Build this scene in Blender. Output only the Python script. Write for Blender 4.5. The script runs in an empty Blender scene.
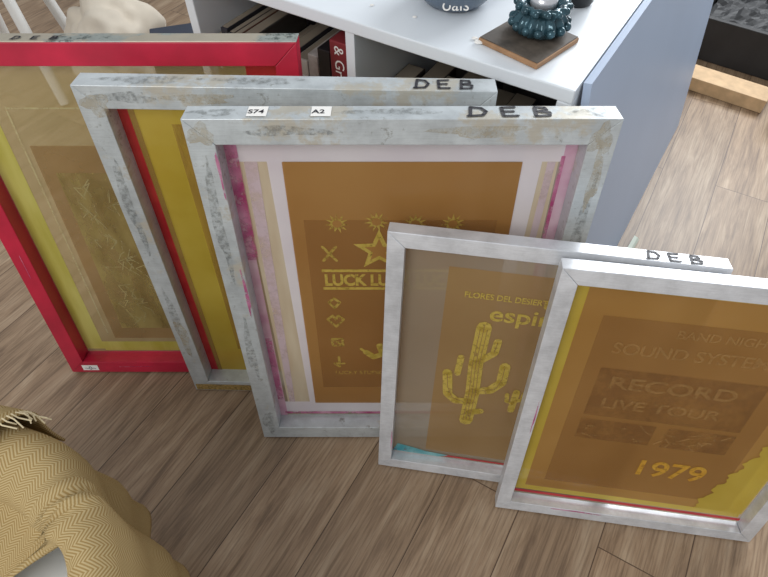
import bpy, bmesh, math, random
from mathutils import Vector, Matrix, noise
random.seed(4)
scene=bpy.context.scene
scene.view_settings.view_transform='Standard'

def lin(c):
    c=c/255.0
    return c/12.92 if c<=0.04045 else ((c+0.055)/1.055)**2.4
def col(r,g,b,a=1.0): return (lin(r),lin(g),lin(b),a)

# ---------------------------------------------------------------- materials
def newmat(name):
    m=bpy.data.materials.new(name); m.use_nodes=True
    nt=m.node_tree; b=nt.nodes['Principled BSDF']
    return m,nt,b
def simple(name,c,rough=0.5,metal=0.0,var=0.0,scale=20,spec=0.5):
    m,nt,b=newmat(name)
    b.inputs['Roughness'].default_value=rough
    b.inputs['Metallic'].default_value=metal
    b.inputs['Specular IOR Level'].default_value=spec
    n=nt.nodes.new('ShaderNodeTexNoise'); n.inputs['Scale'].default_value=scale; n.inputs['Detail'].default_value=5
    tc=nt.nodes.new('ShaderNodeTexCoord'); nt.links.new(tc.outputs['Object'],n.inputs['Vector'])
    r=nt.nodes.new('ShaderNodeValToRGB')
    r.color_ramp.elements[0].position=0.3; r.color_ramp.elements[1].position=0.7
    r.color_ramp.elements[0].color=tuple(x*(1-var) for x in c[:3])+(1,)
    r.color_ramp.elements[1].color=tuple(min(1,x*(1+var)) for x in c[:3])+(1,)
    nt.links.new(n.outputs['Fac'],r.inputs['Fac']); nt.links.new(r.outputs['Color'],b.inputs['Base Color'])
    return m
def film(name,c1,c2,alpha,rough=0.35,scale=6,stretch=(1,1,1),trans=.28,holes=0.0,hscale=90,soft=.06):
    """translucent printed mesh / emulsion / tape; holes>0 gives a patchy stencil"""
    m,nt,b=newmat(name)
    out=nt.nodes['Material Output']
    tc=nt.nodes.new('ShaderNodeTexCoord'); mp=nt.nodes.new('ShaderNodeMapping'); mp.inputs['Scale'].default_value=stretch
    nt.links.new(tc.outputs['Object'],mp.inputs['Vector'])
    n=nt.nodes.new('ShaderNodeTexNoise'); n.inputs['Scale'].default_value=scale; n.inputs['Detail'].default_value=4
    nt.links.new(mp.outputs['Vector'],n.inputs['Vector'])
    r=nt.nodes.new('ShaderNodeValToRGB')
    r.color_ramp.elements[0].position=0.32; r.color_ramp.elements[1].position=0.68
    r.color_ramp.elements[0].color=c1; r.color_ramp.elements[1].color=c2
    nt.links.new(n.outputs['Fac'],r.inputs['Fac']); nt.links.new(r.outputs['Color'],b.inputs['Base Color'])
    b.inputs['Roughness'].default_value=rough
    tl=nt.nodes.new('ShaderNodeBsdfTranslucent'); nt.links.new(r.outputs['Color'],tl.inputs['Color'])
    m1=nt.nodes.new('ShaderNodeMixShader'); m1.inputs[0].default_value=trans
    nt.links.new(b.outputs[0],m1.inputs[1]); nt.links.new(tl.outputs[0],m1.inputs[2])
    tp=nt.nodes.new('ShaderNodeBsdfTransparent')
    m2=nt.nodes.new('ShaderNodeMixShader'); m2.inputs[0].default_value=alpha
    nt.links.new(tp.outputs[0],m2.inputs[1]); nt.links.new(m1.outputs[0],m2.inputs[2])
    if holes>0:
        n2=nt.nodes.new('ShaderNodeTexNoise'); n2.inputs['Scale'].default_value=hscale; n2.inputs['Detail'].default_value=6; n2.inputs['Roughness'].default_value=.7
        nt.links.new(mp.outputs['Vector'],n2.inputs['Vector'])
        rr=nt.nodes.new('ShaderNodeMapRange'); p=.3+.3*holes
        rr.inputs['From Min'].default_value=p-soft; rr.inputs['From Max'].default_value=p+soft
        rr.inputs['To Min'].default_value=alpha*.12; rr.inputs['To Max'].default_value=alpha
        nt.links.new(n2.outputs['Fac'],rr.inputs['Value']); nt.links.new(rr.outputs[0],m2.inputs[0])
    nt.links.new(m2.outputs[0],out.inputs['Surface'])
    return m
def metal(name,stain=0.0,base=(196,200,204),stcol=(70,72,70),met=.3,patch=(176,168,150)):
    m,nt,b=newmat(name)
    tc=nt.nodes.new('ShaderNodeTexCoord')
    n=nt.nodes.new('ShaderNodeTexNoise'); n.inputs['Scale'].default_value=14; n.inputs['Detail'].default_value=8; n.inputs['Roughness'].default_value=0.7
    nt.links.new(tc.outputs['Object'],n.inputs['Vector'])
    r=nt.nodes.new('ShaderNodeValToRGB'); r.color_ramp.elements[0].position=0.35; r.color_ramp.elements[1].position=0.62
    r.color_ramp.elements[0].color=col(*[x*0.86 for x in base]); r.color_ramp.elements[1].color=col(*base)
    nt.links.new(n.outputs['Fac'],r.inputs['Fac'])
    n2=nt.nodes.new('ShaderNodeTexNoise'); n2.inputs['Scale'].default_value=60; n2.inputs['Detail'].default_value=10; n2.inputs['Roughness'].default_value=0.75
    nt.links.new(tc.outputs['Object'],n2.inputs['Vector'])
    nd=nt.nodes.new('ShaderNodeTexNoise'); nd.inputs['Scale'].default_value=5; nt.links.new(tc.outputs['Object'],nd.inputs['Vector'])
    ad=nt.nodes.new('ShaderNodeMath'); ad.operation='MULTIPLY_ADD'; ad.inputs[1].default_value=.45; nt.links.new(nd.outputs['Fac'],ad.inputs[0]); nt.links.new(n2.outputs['Fac'],ad.inputs[2])
    r2=nt.nodes.new('ShaderNodeMapRange'); p=0.96-0.16*stain
    r2.inputs['From Min'].default_value=p; r2.inputs['From Max'].default_value=p+0.08
    mx=nt.nodes.new('ShaderNodeMix'); mx.data_type='RGBA'
    nt.links.new(ad.outputs[0],r2.inputs['Value']); nt.links.new(r2.outputs[0],mx.inputs['Factor'])
    nt.links.new(r.outputs['Color'],mx.inputs[6]); mx.inputs[7].default_value=col(*stcol)
    n3=nt.nodes.new('ShaderNodeTexNoise'); n3.inputs['Scale'].default_value=7; n3.inputs['Detail'].default_value=9; n3.inputs['Roughness'].default_value=0.7
    mp=nt.nodes.new('ShaderNodeMapping'); mp.inputs['Location'].default_value=(3,5,1)
    nt.links.new(tc.outputs['Object'],mp.inputs['Vector']); nt.links.new(mp.outputs['Vector'],n3.inputs['Vector'])
    r3=nt.nodes.new('ShaderNodeValToRGB'); p=0.72-0.17*stain
    r3.color_ramp.elements[0].position=p; r3.color_ramp.elements[1].position=p+0.05
    mx2=nt.nodes.new('ShaderNodeMix'); mx2.data_type='RGBA'
    nt.links.new(n3.outputs['Fac'],r3.inputs['Fac']); nt.links.new(r3.outputs['Color'],mx2.inputs['Factor'])
    nt.links.new(mx.outputs[2],mx2.inputs[6]); mx2.inputs[7].default_value=col(*patch)
    ms=nt.nodes.new('ShaderNodeMapping'); ms.inputs['Scale'].default_value=(30,30,400); nt.links.new(tc.outputs['Object'],ms.inputs['Vector'])
    n4=nt.nodes.new('ShaderNodeTexNoise'); n4.inputs['Scale'].default_value=1; n4.inputs['Detail'].default_value=3; nt.links.new(ms.outputs['Vector'],n4.inputs['Vector'])
    r4=nt.nodes.new('ShaderNodeValToRGB'); r4.color_ramp.elements[0].position=.35; r4.color_ramp.elements[0].color=(.8,.8,.8,1); r4.color_ramp.elements[1].position=.55
    nt.links.new(n4.outputs['Fac'],r4.inputs['Fac'])
    mx3=nt.nodes.new('ShaderNodeMix'); mx3.data_type='RGBA'; mx3.blend_type='MULTIPLY'; mx3.inputs['Factor'].default_value=.4
    nt.links.new(mx2.outputs[2],mx3.inputs[6]); nt.links.new(r4.outputs['Color'],mx3.inputs[7])
    nt.links.new(mx3.outputs[2],b.inputs['Base Color'])
    b.inputs['Metallic'].default_value=met; b.inputs['Roughness'].default_value=0.34
    return m

M={}
M['alu_clean']=metal('brushed_aluminium',0.05,(226,229,234),(160,160,162))
M['alu_stain']=metal('ink_stained_aluminium',.92,(206,213,216),(146,148,144),.3,(192,188,176))
M['alu_dirty']=metal('dirty_aluminium',1.35,(160,168,162),(60,74,70))
M['red_paint']=simple('red_ink_paint',col(184,30,60),0.35,0,0.26,9)
M['white_tape']=film('white_tape',col(230,222,230),col(244,240,244),0.88)
M['cream_tape']=film('cream_tape',col(220,200,170),col(236,222,196),0.8,stretch=(6,1,1))
M['pink_tape']=film('pink_tape',col(212,156,184),col(234,204,218),0.85,scale=18)
M['lilac_tape']=film('lilac_tape',col(214,192,208),col(230,214,226),0.7,scale=12,holes=.3,hscale=12,soft=.12)
M['pink_ink']=film('pink_ink',col(180,50,120),col(225,160,190),0.8,scale=25,holes=.45,hscale=30)
M['red_ink']=film('red_ink',col(184,24,46),col(206,56,60),0.92,scale=20)
M['emul_brown']=film('emulsion_brown',col(174,124,66),col(190,144,84),0.84,0.32,3)
M['emul_C2']=film('film_C',col(160,114,64),col(174,128,76),0.42,0.36,9)
M['yellow_print']=film('yellow_stencil',col(200,174,80),col(216,192,100),.75,.5,60,holes=.42,hscale=120,soft=.1)
M['yellow_bold']=film('yellow_stencil_bold',col(206,182,80),col(222,198,100),.85,.5,60,holes=.30,hscale=130,soft=.1)
M['orange_print']=film('orange_stencil',col(214,160,50),col(226,180,72),.88,.5,60,holes=.28,hscale=130,soft=.1)
M['dark_print']=film('dark_stencil',col(130,90,54),col(148,106,66),0.38,0.45,30,holes=.5,hscale=26,soft=.12)
M['tan_lines']=film('tan_lines',col(192,150,92),col(204,164,104),0.4,0.45,30,holes=.42,hscale=60,soft=.1)
M['mesh_tan']=film('bare_mesh_tan',col(180,164,140),col(194,180,158),0.56,0.42,4)
M['emul_D']=film('emulsion_ochre',col(168,134,86),col(182,148,98),0.70,0.36,4)
M['emul_E']=film('emulsion_amber',col(170,124,66),col(192,148,88),0.78,0.32,3)
M['film_E']=film('film_E',col(158,114,64),col(176,132,80),0.45,0.34,7)
M['yellow_emul']=film('yellow_emulsion',col(200,172,58),col(214,190,80),0.82,0.34,8)
M['mesh_olive']=film('mesh_olive',col(178,156,98),col(196,176,122),0.60,0.38,4,(1,1,.4))
M['yellowgreen']=film('yellow_green_emulsion',col(192,184,70),col(220,214,120),0.85,0.36,10,(3,1,.5))
M['olive_pattern']=film('olive_pattern',col(140,120,62),col(192,176,108),0.6,0.45,24,(1,1,.5),holes=.42,hscale=16,soft=.12)
M['brown_A']=film('brown_emulsion_A',col(152,118,68),col(172,136,82),0.58,0.38,8)
M['faint_lines']=film('faint_lines',col(200,190,140),col(216,208,158),0.5,0.4,30,holes=.4,hscale=60,soft=.1)
M['grey_mesh']=film('grey_streak',col(150,118,60),col(190,156,70),0.7,0.45,20,(1,1,.25),holes=.4,hscale=18,soft=.1)
M['teal_ink']=film('teal_ink',col(60,160,175),col(140,205,208),0.85,0.4,30,holes=.3,hscale=40)
M['grey_grime']=film('grey_grime',col(104,108,106),col(146,146,142),0.42,0.6,30,holes=.74,hscale=110,soft=.08)
M['glue']=film('glue_residue',col(184,170,144),col(208,200,182),0.55,0.6,30,holes=.62,hscale=45,soft=.1)
M['gold_glit']=simple('gold_glitter',col(160,134,80),0.5,0.2,0.6,160)
M['marker']=simple('black_marker',col(28,26,36),0.5)
M['label']=simple('paper_label',col(236,234,230),0.7)
M['label_blue']=simple('pen_blue',col(50,50,90),0.7)

# ---------------------------------------------------------------- helpers
def empty(name,loc=(0,0,0),rot=(0,0,0)):
    e=bpy.data.objects.new(name,None); e.location=loc; e.rotation_euler=rot; e.empty_display_size=0.05
    scene.collection.objects.link(e); return e
def obj_from(name,verts,faces,mat,parent=None,smooth=False):
    me=bpy.data.meshes.new(name); me.from_pydata([tuple(v) for v in verts],[],faces); me.update()
    if mat: me.materials.append(mat)
    o=bpy.data.objects.new(name,me); scene.collection.objects.link(o)
    if parent: o.parent=parent
    if smooth:
        for p in me.polygons: p.use_smooth=True
    return o
def bm_obj(name,bm,mat,parent=None,smooth=False):
    me=bpy.data.meshes.new(name); bm.normal_update(); bm.to_mesh(me); bm.free()
    if mat: me.materials.append(mat)
    o=bpy.data.objects.new(name,me); scene.collection.objects.link(o)
    if parent: o.parent=parent
    if smooth:
        for p in me.polygons: p.use_smooth=True
    return o
def box(name,x0,x1,y0,y1,z0,z1,mat,parent=None,bev=0.002):
    bm=bmesh.new(); bmesh.ops.create_cube(bm,size=1)
    for v in bm.verts:
        v.co=Vector((x0+(v.co.x+.5)*(x1-x0),y0+(v.co.y+.5)*(y1-y0),z0+(v.co.z+.5)*(z1-z0)))
    if bev>0: bmesh.ops.bevel(bm,geom=bm.edges[:],offset=bev,segments=2,affect='EDGES',profile=0.5)
    return bm_obj(name,bm,mat,parent)
def rects(name,rs,y,mat,parent):
    vs=[];fs=[]
    for (x0,x1,z0,z1) in rs:
        i=len(vs); vs+=[(x0,y,z0),(x1,y,z0),(x1,y,z1),(x0,y,z1)]; fs.append((i,i+1,i+2,i+3))
    return obj_from(name,vs,fs,mat,parent)
def poly(name,pts,y,mat,parent):
    return obj_from(name,[(p[0],y,p[1]) for p in pts],[tuple(range(len(pts)))],mat,parent)
def ribbon2d(lines,w):
    vs=[];fs=[]
    for ln in lines:
        ww=w
        if isinstance(ln,tuple) and isinstance(ln[1],float): ln,ww=ln
        for a,b in zip(ln[:-1],ln[1:]):
            dx,dz=b[0]-a[0],b[1]-a[1]; L=math.hypot(dx,dz) or 1e-6; nx,nz=-dz/L*ww/2,dx/L*ww/2
            i=len(vs); vs+=[(a[0]+nx,a[1]+nz),(a[0]-nx,a[1]-nz),(b[0]-nx,b[1]-nz),(b[0]+nx,b[1]+nz)]; fs.append((i,i+1,i+2,i+3))
        for p in ln:
            i=len(vs); vs+=[(p[0]+ww/2*math.cos(k*math.pi/4),p[1]+ww/2*math.sin(k*math.pi/4)) for k in range(8)]; fs.append(tuple(range(i,i+8)))
    return vs,fs
def strokes(name,lines,w,y,mat,parent,dx=0,dz=0):
    vs,fs=ribbon2d(lines,w)
    return obj_from(name,[(v[0]+dx,y,v[1]+dz) for v in vs],fs,mat,parent)
def smears(name,spots,mat,parent,y=-.0005,top=None):
    vs=[];fs=[]
    for (x,z,rx,rz) in spots:
        i=len(vs); N=18; ph=random.random()*6
        for k in range(N):
            a=2*math.pi*k/N; s=1+.22*math.sin(3*a+ph)+.14*math.sin(5*a+2*ph)
            px,pz=x+rx*s*math.cos(a),z+rz*s*math.sin(a)
            vs.append((px,y,pz) if top is None else (px,pz,top))
        fs.append(tuple(range(i,i+N)))
    return obj_from(name,vs,fs,mat,parent)
LET={'D':[[(0,0),(.08,1),(.55,.9),(.75,.5),(.55,.08),(-.1,0)]],
     'E':[[(.6,1),(0,.95),(.02,0),(.65,.03)],[(0,.5),(.5,.52)]],
     'B':[[(0,0),(.05,1),(.5,.95),(.55,.65),(.1,.52),(.65,.4),(.6,.05),(-.05,0)]]}
def marker_text(txt,x,y,z,size,gap,parent,w=0.003,sx=1.0):
    lines=[]
    for i,ch in enumerate(txt):
        for s in LET[ch]: lines.append([(x+i*gap+px*size*sx,y+pz*size) for px,pz in s])
    vs,fs=ribbon2d(lines,w)
    return obj_from('marker_lettering',[(v[0],v[1],z) for v in vs],fs,M['marker'],parent)
def text(name,body,x,z,size,y,mat,parent,sx=1.0,rot=None,align='LEFT',off=0.0):
    c=bpy.data.curves.new(name,'FONT'); c.body=body; c.size=size; c.align_x=align; c.offset=off
    c.materials.append(mat)
    o=bpy.data.objects.new(name,c); scene.collection.objects.link(o); o.parent=parent
    o.location=(x,y,z); o.rotation_euler=rot or (math.pi/2,0,0); o.scale=(sx,1,1)
    return o
def star(cx,cz,r,r2=0.42,n=5,rot=0):
    pts=[]
    for k in range(2*n):
        a=math.pi/2+rot+k*math.pi/n; rr=r if k%2==0 else r*r2
        pts.append((cx+rr*math.cos(a),cz+rr*math.sin(a)))
    return pts
def screen_frame(name,loc,yaw,lean,W,L,D,bar,mat):
    lift=D*math.sin(math.radians(lean))+0.0005
    e=empty(name,(loc[0],loc[1],lift),(math.radians(-lean),0,math.radians(-yaw)))
    bm=bmesh.new(); g=0.0002
    quads=[[(0,0),(W,0),(W-bar,bar),(bar,bar)],[(W,0),(W,L),(W-bar,L-bar),(W-bar,bar)],
           [(W,L),(0,L),(bar,L-bar),(W-bar,L-bar)],[(0,L),(0,0),(bar,bar),(bar,L-bar)]]
    for q in quads:
        c=(sum(p[0] for p in q)/4,sum(p[1] for p in q)/4)
        f=[bm.verts.new((p[0]+(g if p[0]<c[0] else -g),0,p[1]+(g if p[1]<c[1] else -g))) for p in q]
        b=[bm.verts.new((v.co.x,D,v.co.z)) for v in f]
        bm.faces.new(f); bm.faces.new(b[::-1])
        for i in range(4): bm.faces.new((f[i],b[i],b[(i+1)%4],f[(i+1)%4]))
    bmesh.ops.recalc_face_normals(bm,faces=bm.faces[:])
    bmesh.ops.bevel(bm,geom=bm.edges[:],offset=0.0010,segments=2,affect='EDGES',profile=0.5)
    bm_obj('frame_profile',bm,mat,e)
    return e

# ================================================================ frames
# --- red frame
W,L,D,b=.622,.777,.038,.037
A=screen_frame('screen_printing_frame',(-.757,.713),0,10.0,W,L,D,b,M['red_paint'])
box('stained_top_edge',0,W,.001,D,L-.001,L+.0015,M['alu_dirty'],A,0.0007)
y=D-.003
rects('mesh',[(b,W-b,b,L-b)],y,M['mesh_olive'],A)
rects('yellow_border',[(b+.002,b+.045,b+.01,L-b-.09),(b+.045,W-b,b+.005,b+.035)],y-.0008,M['yellowgreen'],A)
rects('brown_emulsion',[(.118,W-b-.05,.085,.585)],y-.0016,M['brown_A'],A)
rects('olive_pattern',[(.145,.50,.12,.53)],y-.0024,M['olive_pattern'],A)
rects('red_edge_strips',[(W-b-.055,W-b,b,L-b),(b,W-b,L-b-.010,L-b)],y-.003,M['red_ink'],A)
rects('tape_lines',[(.105,.108,.1,.66),(.108,.50,.655,.658)],y-.003,M['faint_lines'],A)
ln=[]
for i in range(130):
    x=.16+random.random()*.31; z=.13+random.random()*.36
    ln.append([(x,z),(x+random.uniform(-.02,.02),z+random.uniform(.01,.03)),(x+random.uniform(-.02,.02),z+random.uniform(.01,.04))])
strokes('drawing_lines',ln,.0018,y-.0036,M['faint_lines'],A)
rects('paper_label',[(.03,.068,.008,.026)],-.0006,M['label'],A)
text('label_text','~0~',.036,.011,.016,-.0012,M['label_blue'],A)
strokes('scratches',[[(.02,.3),(.021,.36)],[(.015,.5),(.017,.53)],[(.12,.02),(.2,.022)],[(.3,.03),(.34,.028)]],.0012,-.0006,M['pink_ink'],A)
marker_text('DEB',.18,.008,L+.0026,.014,.03,A,.003)

# --- second frame
W,L,D,b=.606,.770,.038,.037
B=screen_frame('screen_printing_frame',(-.448,.667),1.6,5.0,W,L,D,b,M['alu_stain'])
y=D-.003
rects('mesh',[(b,W-b,b,L-b)],y,M['yellow_emul'],B)
rects('red_strips',[(b,b+.016,b,L-b),(W-b-.015,W-b,b,L-b)],y-.0008,M['red_ink'],B)
rects('grey_brown_streaks',[(.115,W-.1,.12,.69)],y-.0016,M['grey_mesh'],B)
rects('brown_strip',[(b+.016,b+.026,b,L-b)],y-.0016,M['brown_A'],B)
rects('glitter_bottom',[(.004,W-.004,.003,b-.012)],-.0006,M['gold_glit'],B)
smears('grime',[(.07,.752,.05,.008),(.018,.55,.008,.10),(.018,.28,.008,.06)],M['grey_grime'],B)
smears('glue_residue',[(.028,.74,.020,.018),(.02,.2,.010,.06),(.18,.752,.05,.008)],M['glue'],B,y=-.0008)
smears('top_grime',[(.10,.018,.06,.012),(.26,.02,.07,.010)],M['grey_grime'],B,top=L+.0006)
marker_text('DEB',W-.115,.006,L+.0010,.024,.032,B,.0042)

# --- third frame (big, white tape)
W,L,D,b=.588,.775,.038,.039
C=screen_frame('screen_printing_frame',(-.270,.5457),0,7.7,W,L,D,b,M['alu_stain'])
y=D-.003
rects('mesh',[(b,W-b,b,L-b)],y,M['mesh_tan'],C)
poly('cream_tape_left',[(.060,.05),(.122,.05),(.120,.727),(.055,.727)],y-.0008,M['cream_tape'],C)
poly('cream_tape_right',[(.472,.05),(.531,.05),(.526,.727),(.474,.727)],y-.0008,M['cream_tape'],C)
rects('white_tape',[(.05,W-.05,.69,.724),(.046,W-.05,.05,.09)],y-.0016,M['white_tape'],C)
poly('white_tape_left',[(.108,.088),(.122,.088),(.121,.692),(.098,.692)],y-.0017,M['white_tape'],C)
poly('white_tape_right',[(.472,.088),(.490,.088),(.502,.692),(.473,.692)],y-.0017,M['white_tape'],C)
poly('lilac_tape_left',[(.064,.09),(.076,.09),(.084,.69),(.064,.69)],y-.0019,M['lilac_tape'],C)
poly('lilac_tape_right',[(.500,.09),(.508,.09),(.522,.69),(.510,.69)],y-.0019,M['lilac_tape'],C)
rects('pink_tape',[(b,.054,b,L-b),(W-b-.018,W-b,b,L-b)],y-.0022,M['pink_tape'],C)
rects('pink_ink',[(b+.001,.058,.50,.72),(b+.001,.052,.10,.30),(.05,W-.06,.046,.054),(.528,.534,.3,.7)],y-.0028,M['pink_ink'],C)
rects('brown_emulsion',[(.12,.473,.087,.69)],y-.003,M['emul_brown'],C)
rects('film_area',[(.142,.45,.145,.585)],y-.0036,M['emul_C2'],C)
ya=y-.0042
poly('star_big',star(.262,.522,.045),ya,M['yellow_bold'],C)
poly('star_inner',star(.262,.522,.026),ya-.0004,M['emul_brown'],C)
for i,(sx,sz) in enumerate([(.195,.578),(.258,.582),(.32,.578),(.38,.578)]):
    poly('burst_%d'%i,star(sx,sz,.020,.45,11),ya,M['yellow_print'],C)
    poly('burst_dot_%d'%i,star(sx,sz,.008,.9,8),ya-.0004,M['emul_brown'],C)
rects('band_lines',[(.163,.43,.474,.480),(.163,.43,.432,.438)],ya,M['yellow_bold'],C)
text('luck_text','LUCK LUCK LUCK',.166,.443,.036,ya,M['yellow_bold'],C,.78,off=.0014)
strokes('icons',[[(.17,.40),(.18,.385),(.19,.40),(.18,.41),(.17,.40)],
  [(.165,.355),(.18,.335),(.195,.355),(.185,.365),(.18,.355),(.175,.365),(.165,.355)],
  [(.17,.30),(.19,.30),(.19,.28),(.17,.28),(.17,.30),(.19,.28)],
  [(.18,.245),(.18,.215),(.17,.225),(.19,.225)],
  [(.168,.50),(.19,.53)],[(.168,.53),(.19,.50)]],.005,ya,M['yellow_print'],C)
strokes('bird',[([(.235,.24),(.25,.225),(.268,.235),(.262,.26)],.014),([(.262,.25),(.275,.268)],.005),([(.24,.235),(.225,.25)],.006)],.01,ya,M['yellow_bold'],C,0,.02)
text('bottom_text','LUCKY STUDIO CLUB',.17,.190,.016,ya,M['yellow_print'],C,.9)
for (sx,t) in ((.086,'S74'),(.172,'A2')):
    obj_from('sticker',[(sx,.006,L+.0008),(sx+.027,.006,L+.0008),(sx+.027,.034,L+.0008),(sx,.034,L+.0008)],[(0,1,2,3)],M['label'],C)
    text('sticker_text',t,sx+.002,L+.0012,.015,.014,M['marker'],C,rot=(0,0,0),off=.0003).location=(sx+.001,.014,L+.0012)
marker_text('DEB',.385,.007,L+.0010,.025,.044,C,.005,1.2)
smears('grime',[(.018,.60,.008,.11),(.018,.30,.008,.08),(.14,.757,.06,.007),(.571,.60,.008,.08),(.02,.06,.012,.04)],M['grey_grime'],C)
smears('glue_residue',[(.565,.745,.016,.022),(.022,.752,.018,.016),(.40,.757,.06,.009),(.571,.68,.008,.05)],M['glue'],C,y=-.0008)
smears('pink_smear',[(.035,.45,.003,.05),(.037,.69,.002,.04)],M['pink_ink'],C,y=-.0011)
smears('top_grime',[(.04,.018,.03,.010),(.28,.02,.07,.008),(.55,.018,.03,.012)],M['grey_grime'],C,top=L+.0005)

# --- fourth frame (cactus)
W,L,D,b=.492,.62,.026,.028
Dd=screen_frame('screen_printing_frame',(-.013,.4825),8.7,10.9,W,L,D,b,M['alu_clean'])
y=D-.002
rects('mesh',[(b,W-b,b,L-b)],y,M['mesh_tan'],Dd)
rects('ochre_emulsion',[(.098,W-.08,.05,.55)],y-.0008,M['emul_D'],Dd)
rects('red_line',[(b,W-b,b+.006,b+.011)],y-.0016,M['red_ink'],Dd)
bm_pts=[(b,b+.004),(b+.10,b+.003),(b+.12,b+.012),(b+.07,b+.016),(b+.04,b+.024),(b+.01,b+.030)]
poly('teal_ink_stain',bm_pts,y-.0022,M['teal_ink'],Dd)
ya=y-.0026
strokes('cactus',[([(.182,.165),(.184,.25),(.18,.33),(.182,.425)],.026),
  ([(.182,.225),(.155,.222),(.138,.24),(.132,.30)],.018),
  ([(.150,.30),(.152,.345)],.012),
  ([(.182,.255),(.215,.265),(.232,.29),(.232,.335)],.019),
  ([(.186,.34),(.208,.365),(.21,.395)],.014),
  ([(.182,.19),(.205,.20)],.016),
  ([(.262,.215),(.264,.27)],.013),([(.262,.235),(.25,.24),(.248,.26)],.008),([(.262,.24),(.277,.25),(.278,.268)],.008)],.02,ya,M['yellow_bold'],Dd,-.012,.004)
strokes('cactus_ribs',[[(.176,.17),(.178,.25),(.174,.33),(.176,.42)],[(.182,.17),(.184,.25),(.18,.33),(.182,.43)],[(.188,.17),(.190,.25),(.186,.33),(.188,.42)],
   [(.17,.222),(.148,.23),(.136,.26),(.132,.295)],[(.195,.259),(.225,.272),(.232,.30),(.232,.33)],[(.207,.368),(.21,.392)]],.0014,ya-.0004,M['emul_D'],Dd,-.012,.004)
text('small_text','FLORES DEL DESIERTO',.128,.492,.017,ya,M['yellow_bold'],Dd,.85,off=.0003)
text('espin_text','espina',.174,.447,.046,ya,M['yellow_bold'],Dd,1.1,off=.0007)
strokes('leaf_shapes',[([(.262,.49),(.272,.52),(.268,.54)],.010),([(.283,.49),(.288,.525)],.012)],.01,ya,M['yellow_bold'],Dd)
smears('pink_smear',[(.30,.024,.03,.002),(.026,.1,.0012,.03)],M['pink_ink'],Dd,y=-.0008)
marker_text('DEB',W-.115,.004,L+.0008,.018,.030,Dd,.0038,1.2)

# --- fifth frame (front right)
W,L,D,b=.508,.625,.026,.028
E=screen_frame('screen_printing_frame',(.2315,.391),7.9,12.5,W,L,D,b,M['alu_clean'])
y=D-.002
rects('mesh',[(b,W-b,b,L-b)],y,M['mesh_tan'],E)
rects('yellow_emulsion',[(b+.006,W-b-.006,b+.018,L-b-.008)],y-.0008,M['yellow_emul'],E)
rects('red_line',[(b+.001,b+.006,b+.01,L-b-.006),(b,W-b,b+.008,b+.016),(b,W-b,L-b-.006,L-b-.002)],y-.0016,M['red_ink'],E)
rects('brown_emulsion',[(.052,.445,.062,.580)],y-.0016,M['emul_E'],E)
rects('film_area',[(.085,.41,.09,.53)],y-.0022,M['film_E'],E)
# poster layout: rows of blocky lettering and picture blocks
rects('design_block',[(.11,.375,.30,.42),(.11,.24,.235,.29),(.26,.375,.235,.29)],y-.0028,M['dark_print'],E)
ya=y-.0034
text('poster_row_top','SOUND SYSTEM',.115,.455,.034,ya,M['tan_lines'],E,.98,off=.0006)
text('poster_row_second','BAND NIGHT',.200,.500,.024,ya,M['tan_lines'],E,1.0,off=.0004)
text('poster_row_third','RECORD',.13,.375,.040,ya-.0004,M['tan_lines'],E,1.3,off=.0008)
text('poster_row_fourth','LIVE TOUR',.13,.325,.034,ya-.0004,M['tan_lines'],E,1.2,off=.0006)
ln=[]
for i in range(26):
    x=.12+random.random()*.24; z=.24+random.random()*.045
    ln.append([(x,z),(x+random.uniform(-.01,.02),z+random.uniform(-.01,.012))])
strokes('design_lines',ln,.0035,ya,M['tan_lines'],E)
text('year_text','1979',.232,.148,.064,ya,M['orange_print'],E,1.05,off=.0011)
vs=[];fs=[]
xe=W-b-.006
for i in range(40):
    z=.062+i*.0065
    xx=.378+ i*.0017+.005*math.sin(i*.95)+.003*math.sin(i*2.3)
    vs+=[(xx,y-.0034,z),(max(xe,xx+.004),y-.0034,z)]
    if i: fs.append((2*i-2,2*i-1,2*i+1,2*i))
obj_from('ragged_yellow_edge',vs,fs,M['yellow_emul'],E)
smears('pink_smear',[(.16,.025,.05,.002),(.024,.3,.0012,.04)],M['pink_ink'],E,y=-.0008)

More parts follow.
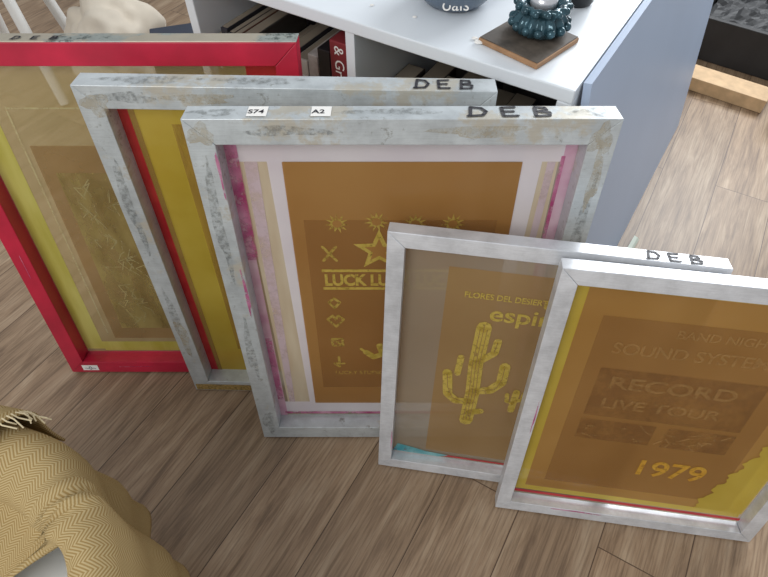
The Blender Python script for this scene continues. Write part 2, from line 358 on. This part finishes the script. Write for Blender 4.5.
# ================================================================ room
def floor_mat():
    m,nt,bs=newmat('oak_laminate')
    tc=nt.nodes.new('ShaderNodeTexCoord'); mp=nt.nodes.new('ShaderNodeMapping')
    mp.inputs['Rotation'].default_value=(0,0,math.radians(-60)); mp.inputs['Location'].default_value=(.3,.05,0)
    nt.links.new(tc.outputs['Object'],mp.inputs['Vector'])
    br=nt.nodes.new('ShaderNodeTexBrick'); br.offset=.37; br.inputs['Scale'].default_value=1
    br.inputs['Brick Width'].default_value=1.25; br.inputs['Row Height'].default_value=.165
    br.inputs['Mortar Size'].default_value=.0013; br.inputs['Mortar Smooth'].default_value=.3
    br.inputs['Color1'].default_value=(0,0,0,1); br.inputs['Color2'].default_value=(1,1,1,1); br.inputs['Mortar'].default_value=(.5,.5,.5,1)
    nt.links.new(mp.outputs['Vector'],br.inputs['Vector'])
    m2=nt.nodes.new('ShaderNodeMapping'); m2.inputs['Scale'].default_value=(1.8,15,1); nt.links.new(mp.outputs['Vector'],m2.inputs['Vector'])
    w=nt.nodes.new('ShaderNodeMath'); w.operation='MULTIPLY'; w.inputs[1].default_value=37
    nt.links.new(br.outputs['Color'],w.inputs[0])
    n=nt.nodes.new('ShaderNodeTexNoise'); n.noise_dimensions='4D'; n.inputs['Scale'].default_value=1.7; n.inputs['Detail'].default_value=9
    n.inputs['Roughness'].default_value=.66; n.inputs['Distortion'].default_value=1.0
    nt.links.new(m2.outputs['Vector'],n.inputs['Vector']); nt.links.new(w.outputs[0],n.inputs['W'])
    r=nt.nodes.new('ShaderNodeValToRGB'); e=r.color_ramp.elements
    e[0].position=.30; e[0].color=col(114,92,72); e[1].position=.72; e[1].color=col(188,166,140)
    k=r.color_ramp.elements.new(.5); k.color=col(158,133,107)
    nt.links.new(n.outputs['Fac'],r.inputs['Fac'])
    m3=nt.nodes.new('ShaderNodeMapping'); m3.inputs['Scale'].default_value=(6,150,1); nt.links.new(mp.outputs['Vector'],m3.inputs['Vector'])
    n2=nt.nodes.new('ShaderNodeTexNoise'); n2.inputs['Scale'].default_value=1.5; n2.inputs['Detail'].default_value=4
    nt.links.new(m3.outputs['Vector'],n2.inputs['Vector'])
    r2=nt.nodes.new('ShaderNodeValToRGB'); r2.color_ramp.elements[0].position=.36; r2.color_ramp.elements[0].color=(.60,.57,.54,1)
    r2.color_ramp.elements[1].position=.55; r2.color_ramp.elements[1].color=(1,1,1,1)
    nt.links.new(n2.outputs['Fac'],r2.inputs['Fac'])
    mu=nt.nodes.new('ShaderNodeMix'); mu.data_type='RGBA'; mu.blend_type='MULTIPLY'; mu.inputs['Factor'].default_value=.75
    nt.links.new(r.outputs['Color'],mu.inputs[6]); nt.links.new(r2.outputs['Color'],mu.inputs[7])
    r3=nt.nodes.new('ShaderNodeValToRGB'); r3.color_ramp.elements[0].color=(.86,.86,.86,1); r3.color_ramp.elements[1].color=(1.06,1.05,1.04,1)
    nt.links.new(br.outputs['Color'],r3.inputs['Fac'])
    mt=nt.nodes.new('ShaderNodeMix'); mt.data_type='RGBA'; mt.blend_type='MULTIPLY'; mt.inputs['Factor'].default_value=1
    nt.links.new(mu.outputs[2],mt.inputs[6]); nt.links.new(r3.outputs['Color'],mt.inputs[7])
    mm=nt.nodes.new('ShaderNodeMix'); mm.data_type='RGBA'; mm.inputs[7].default_value=col(84,64,48)
    nt.links.new(br.outputs['Fac'],mm.inputs['Factor']); nt.links.new(mt.outputs[2],mm.inputs[6])
    nt.links.new(mm.outputs[2],bs.inputs['Base Color'])
    bs.inputs['Roughness'].default_value=.42
    bp=nt.nodes.new('ShaderNodeBump'); bp.inputs['Strength'].default_value=.15; bp.inputs['Distance'].default_value=.002
    nt.links.new(n2.outputs['Fac'],bp.inputs['Height']); nt.links.new(bp.outputs['Normal'],bs.inputs['Normal'])
    return m
fl=box('floor',-3,3.2,-2,3.5,-.05,0,floor_mat(),None,0)
wallm=simple('wall_paint',col(190,192,196),.8,0,.03)
box('wall_back',-3,3.2,3.5,3.6,-.05,2.6,wallm,None,0)
box('baseboard_back',-3,3.2,3.48,3.5,0,.09,simple('baseboard_white',col(225,225,225),.5),None,.003)

# ================================================================ cube shelf unit
white=simple('white_laminate',col(226,232,238),.35,0,.02,4)
ang=math.radians(-32)
Wc,Hc,Dc,t=.77,.77,.39,.022
cx,cy=.268,.719
S=empty('cube_shelf_unit',(cx,cy,0),(0,0,ang))
box('top_board',-Wc,0,0,Dc,Hc-t,Hc,white,S)
box('bottom_board',-Wc,0,0,Dc,0.001,t,white,S)
box('side_left',-Wc,-Wc+t,0,Dc,t,Hc-t,white,S)
box('side_right',-t,0,0,Dc,t,Hc-t,white,S)
box('divider_vertical',-Wc/2-.009,-Wc/2+.009,.002,Dc-.002,t,Hc-t,white,S,.001)
box('divider_horizontal',-Wc+t,-t,.002,Dc-.002,Hc/2-.008,Hc/2+.008,white,S,.001)
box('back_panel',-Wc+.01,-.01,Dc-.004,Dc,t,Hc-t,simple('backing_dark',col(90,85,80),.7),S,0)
def books(name,x0,x1,zbase,cols,hr,dr=(.16,.24),th_r=(.012,.034)):
    e=empty(name,(0,0,0)); e.parent=S
    x=x0;i=0
    while x<x1-.012:
        th=random.uniform(*th_r); th=min(th,x1-x)
        h=random.uniform(*hr); d=random.uniform(*dr); y0=random.uniform(.012,.035)
        c=cols[i%len(cols)]; i+=1
        m=simple('cover_%s_%d'%(name,i),col(*c),.45,0,.05)
        box('book_%d'%i,x+.0006,x+th-.0006,y0,y0+d,zbase,zbase+h,m,e,.0015)
        box('pages_%d'%i,x+.003,x+th-.003,y0+.004,y0+d-.003,zbase+h-.0005,zbase+h+.0006,simple('page_edges',col(140,130,116),.8),e,0)
        if th>.02:
            text('spine_text_%d'%i,random.choice(['PRINT','INK & PAPER','design','LETTERS','colour']),x+th/2-.004,zbase+h-.03,.014,y0-.0006,M['label'],e,rot=(math.pi/2,math.pi/2,0))
        x+=th
    return e
zb=Hc/2+.0085
pal1=[(60,50,45),(40,40,48),(190,185,178),(35,35,38),(90,60,50),(60,58,56),(30,30,34),(110,70,60)]
books('books_left',-Wc+t+.002,-Wc/2-.110,zb,pal1,(.22,.28))
red=simple('red_cover',col(128,44,50),.45,0,.08); blk=simple('black_cover',col(28,26,30),.4,0,.05)
box('book_red_spine',-Wc/2-.050,-Wc/2-.013,.010,.22,zb,zb+.325,red,S,.002)
box('book_black_spine',-Wc/2-.080,-Wc/2-.052,.012,.21,zb,zb+.30,blk,S,.002)
box('book_grey_spine',-Wc/2-.106,-Wc/2-.083,.015,.21,zb,zb+.28,simple('grey_cover',col(176,170,166),.5,0,.2,60),S,.002)
text('book_title','& Grooming',-Wc/2-.039,zb+.318,.028,.0092,M['label'],S,1.0,rot=(math.pi/2,math.pi/2,0),off=.0001)
pal2=[(45,40,38),(60,52,46),(35,56,58),(40,32,30),(30,32,38),(48,44,42),(76,68,58),(36,34,34)]
books('books_right',-Wc/2+.010,-t-.02,zb,pal2,(.17,.25),th_r=(.028,.055))
books('books_lower',-Wc+t+.002,-Wc/2-.02,t+.0005,pal2,(.2,.28))
books('books_lower_right',-Wc/2+.010,-t-.03,t+.0005,pal1,(.2,.28))

# leaning board at side of the unit
bl=simple('pale_blue_board',col(174,190,214),.45,0,.03,3)
n=Vector((math.cos(ang),math.sin(ang),0)); d=Vector((-math.sin(ang),math.cos(ang),0))
P=Vector((cx,cy,0))
lb=empty('leaning_board')
def slab(name,p0,p1,p2,p3,th,mat,parent):
    nn=(p1-p0).cross(p3-p0).normalized()*th
    vs=[p0,p1,p2,p3]; vs+= [v+nn for v in vs[:4]]
    return obj_from(name,vs,[(0,1,2,3),(7,6,5,4),(0,4,5,1),(1,5,6,2),(2,6,7,3),(3,7,4,0)],mat,parent)
fo=.125
b0=P+n*fo+d*.03; b1=P+n*fo+d*1.25
off=.014; hz=.77
t0=P+n*off+d*.03+Vector((0,0,hz)); t1=P+n*off+d*1.25+Vector((0,0,hz))
slab('board',b0+Vector((0,0,.001)),b1+Vector((0,0,.001)),t1,t0,-.012,bl,lb)
tr=empty('trim_offcut')
q0=P+n*(fo+.012)+d*.25; q1=P+n*(fo+.03)+d*.62
vs=[]
for q in (q0,q1):
    for (a,z) in ((0,0.001),(.016,0.001),(.016,.008),(.010,.014),(0,.016)):
        vs.append(q+n*a+Vector((0,0,z)))
obj_from('trim_profile',vs,[(0,1,2,3,4),(9,8,7,6,5)]+[(i,5+i,5+(i+1)%5,(i+1)%5) for i in range(5)],simple('trim_green_white',col(196,204,190),.5),tr)

# ================================================================ things on the unit
def lathe(name,prof,mat,parent=None,loc=(0,0,0),seg=48,bump=None):
    vs=[];fs=[]
    for j,(r,z) in enumerate(prof):
        for i in range(seg):
            a=2*math.pi*i/seg; rr=r
            if bump: rr=r*(1+bump(a,j,z))
            vs.append((loc[0]+rr*math.cos(a),loc[1]+rr*math.sin(a),loc[2]+z))
    for j in range(len(prof)-1):
        for i in range(seg):
            fs.append((j*seg+i,j*seg+(i+1)%seg,(j+1)*seg+(i+1)%seg,(j+1)*seg+i))
    return obj_from(name,vs,fs,mat,parent,True)
bowl=empty('oat_bowl',(.118,.988,Hc))
bm_=simple('grey_blue_ceramic',col(92,106,122),.35,0,.08,15)
lathe('bowl_body',[(0.001,.0005),(.036,.0005),(.050,.005),(.066,.022),(.075,.045),(.076,.062),(.074,.064),(.071,.060),(.066,.040),(.045,.018),(.001,.012)],bm_,bowl)
tx=text('bowl_word','oals',0,0,.028,0,M['label'],bowl,1,rot=(math.radians(55),0,0)); tx.location=(-.026,-.0695,.017)

co=empty('wooden_coaster',(.222,.850,Hc),(0,0,math.radians(-45)))
box('slab',-.055,.055,-.055,.055,.0005,.009,simple('coaster_wood',col(160,122,88),.6,0,.2,40),co,.002)
box('dark_top',-.053,.053,-.053,.053,.009,.0105,simple('coaster_slate',col(84,76,68),.55,0,.45,50),co,.0005)
ch=empty('candle_holder',(.238,.868,Hc+.0107))
glass=simple('dark_teal_glass',col(54,82,92),.08,.35,.5,60)
lathe('base_dish',[(.001,0),(.030,0),(.038,.006),(.042,.016),(.038,.024),(.033,.030),(.036,.036),(.040,.042),(.037,.047),(.030,.046),(.024,.042),(.022,.034),(.001,.032)],glass,ch,seg=120,bump=lambda a,j,z:.07*math.sin(a*14) if z>.001 else 0)
bm=bmesh.new()
for k in range(14):
    for (r,z,s) in ((.042,.015,.0070),(.039,.041,.0055)):
        a=2*math.pi*(k+(.5 if z>.03 else 0))/14
        bmesh.ops.create_icosphere(bm,subdivisions=2,radius=s,matrix=Matrix.Translation((r*math.cos(a),r*math.sin(a),z)))
bm_obj('glass_beads',bm,glass,ch,True)
lathe('tealight_cup',[(.001,.036),(.020,.036),(.0205,.056),(.0195,.056),(.019,.052)],simple('tealight_alu',col(215,215,220),.25,.6),ch)
lathe('tealight_wax',[(.019,.052),(.010,.0515),(.001,.0525)],simple('wax',col(244,242,236),.5),ch)
lathe('wick',[(.001,.052),(.001,.058),(.0002,.059)],M['marker'],ch,seg=8)
jr=empty('black_jar',(.325,.985,Hc))
lathe('jar_body',[(.001,.0005),(.024,.0005),(.027,.006),(.027,.032),(.024,.038),(.025,.040),(.025,.05),(.001,.051)],simple('black_plastic',col(26,27,30),.35),jr)
cr=empty('wax_crumbs',(0,0,Hc))
bm=bmesh.new()
for (x,yv,s) in ((.146,.848,.006),(.156,.855,.005),(.141,.861,.004),(.05,.93,.003),(-.02,.97,.003)):
    bmesh.ops.create_icosphere(bm,subdivisions=2,radius=s,matrix=Matrix.Translation((x,yv,s*.5))@Matrix.Diagonal((1.3,1,.5,1)))
bm_obj('crumbs',bm,M['label'],cr,True)

# ================================================================ upper right clutter
pine=simple('pine_lumber',col(200,168,128),.6,0,.15,30)
lp=empty('pine_plank',(1.085,1.975,0),(0,0,math.radians(-36)))
box('plank',0,.33,0,.10,.001,.050,pine,lp,.002)
dm=simple('dark_crate',col(40,40,42),.6,0,.3,10)
dk=empty('dark_storage_crate',(1.18,2.20,0),(0,0,math.radians(-36)))
for (a0,a1,c0,c1) in ((0,.9,0,.02),(0,.9,.48,.5),(0,.02,.02,.48),(.88,.9,.02,.48)):
    box('crate_wall',a0,a1,c0,c1,.001,.16,dm,dk,.003)
box('crate_base',.02,.88,.02,.48,.001,.02,dm,dk,0)
vs=[];fs=[];NX,NY=60,34
for i in range(NX+1):
    for j in range(NY+1):
        x=.03+.84*i/NX; yy=.03+.44*j/NY
        z=.065+.05*abs(noise.noise(Vector((x*9,yy*9,1))))+.03*abs(noise.noise(Vector((x*24,yy*24,4))))
        vs.append((x,yy,z))
for i in range(NX):
    for j in range(NY):
        q=i*(NY+1)+j; fs.append((q,q+NY+1,q+NY+2,q+1))
obj_from('crumpled_sheeting',vs,fs,simple('dark_sheeting',col(52,53,55),.6,0,.3,10),dk)
tb=empty('black_toolbox',(1.36,1.76,0),(0,0,math.radians(-36)))
box('body',.03,.40,0,.18,.001,.12,dm,tb,.006)
box('lid',.025,.405,-.005,.185,.121,.145,simple('black_lid',col(36,36,38),.5),tb,.006)

# ================================================================ upper left clutter
def tube(name,pts,r,mat,parent=None):
    c=bpy.data.curves.new(name,'CURVE'); c.dimensions='3D'; c.bevel_depth=r; c.bevel_resolution=4; c.use_fill_caps=True
    s=c.splines.new('POLY'); s.points.add(len(pts)-1)
    for p,q in zip(s.points,pts): p.co=(q[0],q[1],q[2],1)
    c.materials.append(mat); o=bpy.data.objects.new(name,c); scene.collection.objects.link(o)
    if parent: o.parent=parent
    return o
wm=simple('white_paint',col(225,225,222),.45)
st=empty('white_stool',(-1.30,1.97,0))
bm=bmesh.new(); bmesh.ops.create_cone(bm,cap_ends=True,segments=40,radius1=.17,radius2=.17,depth=.03,matrix=Matrix.Translation((0,0,.45)))
bm_obj('seat',bm,wm,st)
for i in range(4):
    a=math.pi/4+i*math.pi/2
    tube('leg_%d'%(i+1),[(.12*math.cos(a),.12*math.sin(a),.44),(.2*math.cos(a),.2*math.sin(a),.012)],.018,wm,st)
bm=bmesh.new(); bmesh.ops.create_icosphere(bm,subdivisions=5,radius=1)
for v in bm.verts:
    c=v.co; k=1+.10*math.sin(c.x*5+c.z*3)+.08*math.sin(c.y*7+1)+.06*math.sin(c.z*9+c.x*4)+.10*noise.noise(c*4)
    v.co=Vector((c.x*.17*k,c.y*.15*k,max(-.17,c.z*.18*k)+.171))
bag=bm_obj('canvas_bag',bm,simple('cream_canvas',col(208,198,182),.85,0,.12,8),None,True); bag.location=(-.93,1.95,0)
db=empty('dark_blue_box',(-.54,1.64,0),(0,0,.3)); box('box_body',-.15,.15,0,.2,.001,.30,simple('navy_card',col(40,44,56),.7,0,.1),db,.004); box('box_lid',-.155,.155,-.005,.205,.25,.31,simple('navy_lid',col(52,58,72),.7,0,.1),db,.004)

# ================================================================ armchair with throw
cc=Vector((-.612,.0,0)); R=.318
ar=empty('armchair',cc)
vs=[];fs=[];NS=48
prof=[(R-.032,.30),(R-.016,.40),(R-.010,.475),(R,.485),(R+.010,.475),(R+.012,.40),(R-.01,.28)]
for i in range(NS+1):
    a=math.radians(-60+ i*240/NS)
    for (r,z) in prof: vs.append((r*math.cos(a),r*math.sin(a),z))
m_=len(prof)
for i in range(NS):
    for j in range(m_): fs.append((i*m_+j,(i+1)*m_+j,(i+1)*m_+(j+1)%m_,i*m_+(j+1)%m_))
fs.append(tuple(range(m_))); fs.append(tuple(range(NS*m_,NS*m_+m_))[::-1])
obj_from('shell_back',vs,fs,wm,ar,True)
lathe('seat_pan',[(.001,.34),(.22,.33),(.285,.345),(.281,.365),(.22,.358),(.001,.362)],wm,ar)
for i in range(4):
    a=math.pi/4+i*math.pi/2
    tube('leg_%d'%(i+1),[(.16*math.cos(a),.16*math.sin(a),.338),(.25*math.cos(a),.25*math.sin(a),.014)],.013,simple('beech',col(190,150,105),.5),ar)

def herring():
    m,nt,bs=newmat('mustard_herringbone_wool')
    uv=nt.nodes.new('ShaderNodeUVMap'); sp=nt.nodes.new('ShaderNodeSeparateXYZ'); nt.links.new(uv.outputs['UV'],sp.inputs[0])
    def mt(op,a,b=None):
        nd=nt.nodes.new('ShaderNodeMath'); nd.operation=op
        for i,v in enumerate((a,b)):
            if v is None: continue
            if isinstance(v,(int,float)): nd.inputs[i].default_value=v
            else: nt.links.new(v,nd.inputs[i])
        return nd.outputs[0]
    u=mt('DIVIDE',sp.outputs[0],.026); fu=mt('FRACT',u); tri=mt('ABSOLUTE',mt('SUBTRACT',fu,.5))
    v=mt('ADD',mt('DIVIDE',sp.outputs[1],.0046),mt('MULTIPLY',tri,5.2))
    s=mt('SINE',mt('MULTIPLY',v,6.2832))
    s=mt('ADD',mt('MULTIPLY',s,.5),.5)
    r=nt.nodes.new('ShaderNodeValToRGB'); r.color_ramp.elements[0].position=.2; r.color_ramp.elements[1].position=.8
    r.color_ramp.elements[0].color=col(156,130,84); r.color_ramp.elements[1].color=col(188,168,126)
    nt.links.new(s,r.inputs['Fac']); nt.links.new(r.outputs['Color'],bs.inputs['Base Color'])
    bs.inputs['Roughness'].default_value=.95; bs.inputs['Specular IOR Level'].default_value=.1
    bp=nt.nodes.new('ShaderNodeBump'); bp.inputs['Strength'].default_value=.3; bp.inputs['Distance'].default_value=.001
    nt.links.new(s,bp.inputs['Height']); nt.links.new(bp.outputs['Normal'],bs.inputs['Normal'])
    return m
hm=herring()
bl_=empty('throw_blanket',cc)
def sst(x,a,b):
    t_=min(1,max(0,(x-a)/(b-a))); return t_*t_*(3-2*t_)
def drape(name,a0,a1,rc,rf,ztop,dinf,dout,seed,na=110,nv=60,amp=.014):
    vs=[];uvs=[]
    for i in range(na+1):
        s=i/na; ad=a0+(a1-a0)*s; a=math.radians(ad); arc=rc*math.radians((a1-a0)*s)
        r=rf(ad); din=dinf(ad); tot=din+math.pi*r+dout
        for j in range(nv+1):
            l=tot*j/nv
            if l<din:
                q=din-l; off=-r-.93*max(0,q-.03); z=ztop-r-min(q,.03)-.36*max(0,q-.03); h=min(1,q/.1)
            elif l<din+math.pi*r:
                th=(l-din)/r; off=-r*math.cos(th); z=ztop-r+r*math.sin(th); h=0
            else: off=r; z=ztop-r-(l-din-math.pi*r); h=(l-din-math.pi*r)/dout
            wv=(.003+amp*min(1,h*1.6))*math.sin(arc*38+seed+1.5*math.sin(arc*11+seed))
            zz=.008*math.sin(arc*22+seed*2)*(1-h)+.003*math.sin(l*60+arc*15)
            if l<din: zz+=.012*h*math.sin(arc*30+l*20+seed); wv*=.2
            rr=rc+off+wv+.003*math.sin(l*45+arc*20)
            vs.append((rr*math.cos(a),rr*math.sin(a),z+zz)); uvs.append((arc,l-din))
    fs=[]
    for i in range(na):
        for j in range(nv):
            q=i*(nv+1)+j; fs.append((q,q+1,q+nv+2,q+nv+1))
    o=obj_from(name,vs,fs,hm,bl_,True)
    ul=o.data.uv_layers.new(name='UVMap')
    for lp_ in o.data.loops: ul.data[lp_.index].uv=uvs[lp_.vertex_index]
    sd=o.modifiers.new('thick','SOLIDIFY'); sd.thickness=.004; sd.offset=1
    return o
drape('blanket_main',-35,140,R,lambda a:.026+.016*sst(a,35,65),.522,lambda a:.01+.20*sst(a,42,54),.30,0.4)
drape('blanket_fold',69,140,R+.006,lambda a:.056,.556,lambda a:.04,.08,2.0,60,44,.004)
fm=simple('fringe_wool',col(215,200,165),.9)
for i in range(10):
    l=i/9; th=math.pi*(.62+.33*l); r=.056
    rr=R+.006-r*math.cos(th); z=.556-r+r*math.sin(th)
    a=math.radians(69); p0=Vector((rr*math.cos(a),rr*math.sin(a),z+.004))
    tg=Vector((math.sin(a),-math.cos(a),0))
    p1=p0+tg*.009+Vector((random.uniform(-.003,.003),random.uniform(-.003,.003),-.003))
    p2=p0+tg*.018+Vector((random.uniform(-.006,.006),random.uniform(-.006,.006),-.014))
    tube('fringe_%d'%i,[p0,p1,p2],.0010,fm,bl_)

# ================================================================ light
w=bpy.data.worlds.new('World'); scene.world=w; w.use_nodes=True
bg=w.node_tree.nodes['Background']; bg.inputs['Color'].default_value=(.93,.965,1.0,1); bg.inputs['Strength'].default_value=.56
def area(name,loc,target,size,power,c,sy=None):
    l=bpy.data.lights.new(name,'AREA'); l.size=size; l.energy=power; l.color=c
    if sy: l.shape='RECTANGLE'; l.size_y=sy
    o=bpy.data.objects.new(name,l); scene.collection.objects.link(o); o.location=loc
    o.rotation_euler=(Vector(target)-Vector(loc)).to_track_quat('-Z','Y').to_euler(); return o
area('window_light',(1.9,3.0,2.1),(.3,.6,.2),1.6,90,(.94,.97,1),1.4)
area('room_light',(-1.4,-1.6,2.6),(0,.7,.3),1.6,54,(1,.985,.96))

cam=bpy.data.cameras.new('camera'); cam.lens=27.0; cam.sensor_width=36; cam.clip_start=.02
co_=bpy.data.objects.new('camera',cam); scene.collection.objects.link(co_)
co_.location=(0,0,1.23); co_.rotation_euler=(math.radians(90-51.5),0,0)
scene.camera=co_
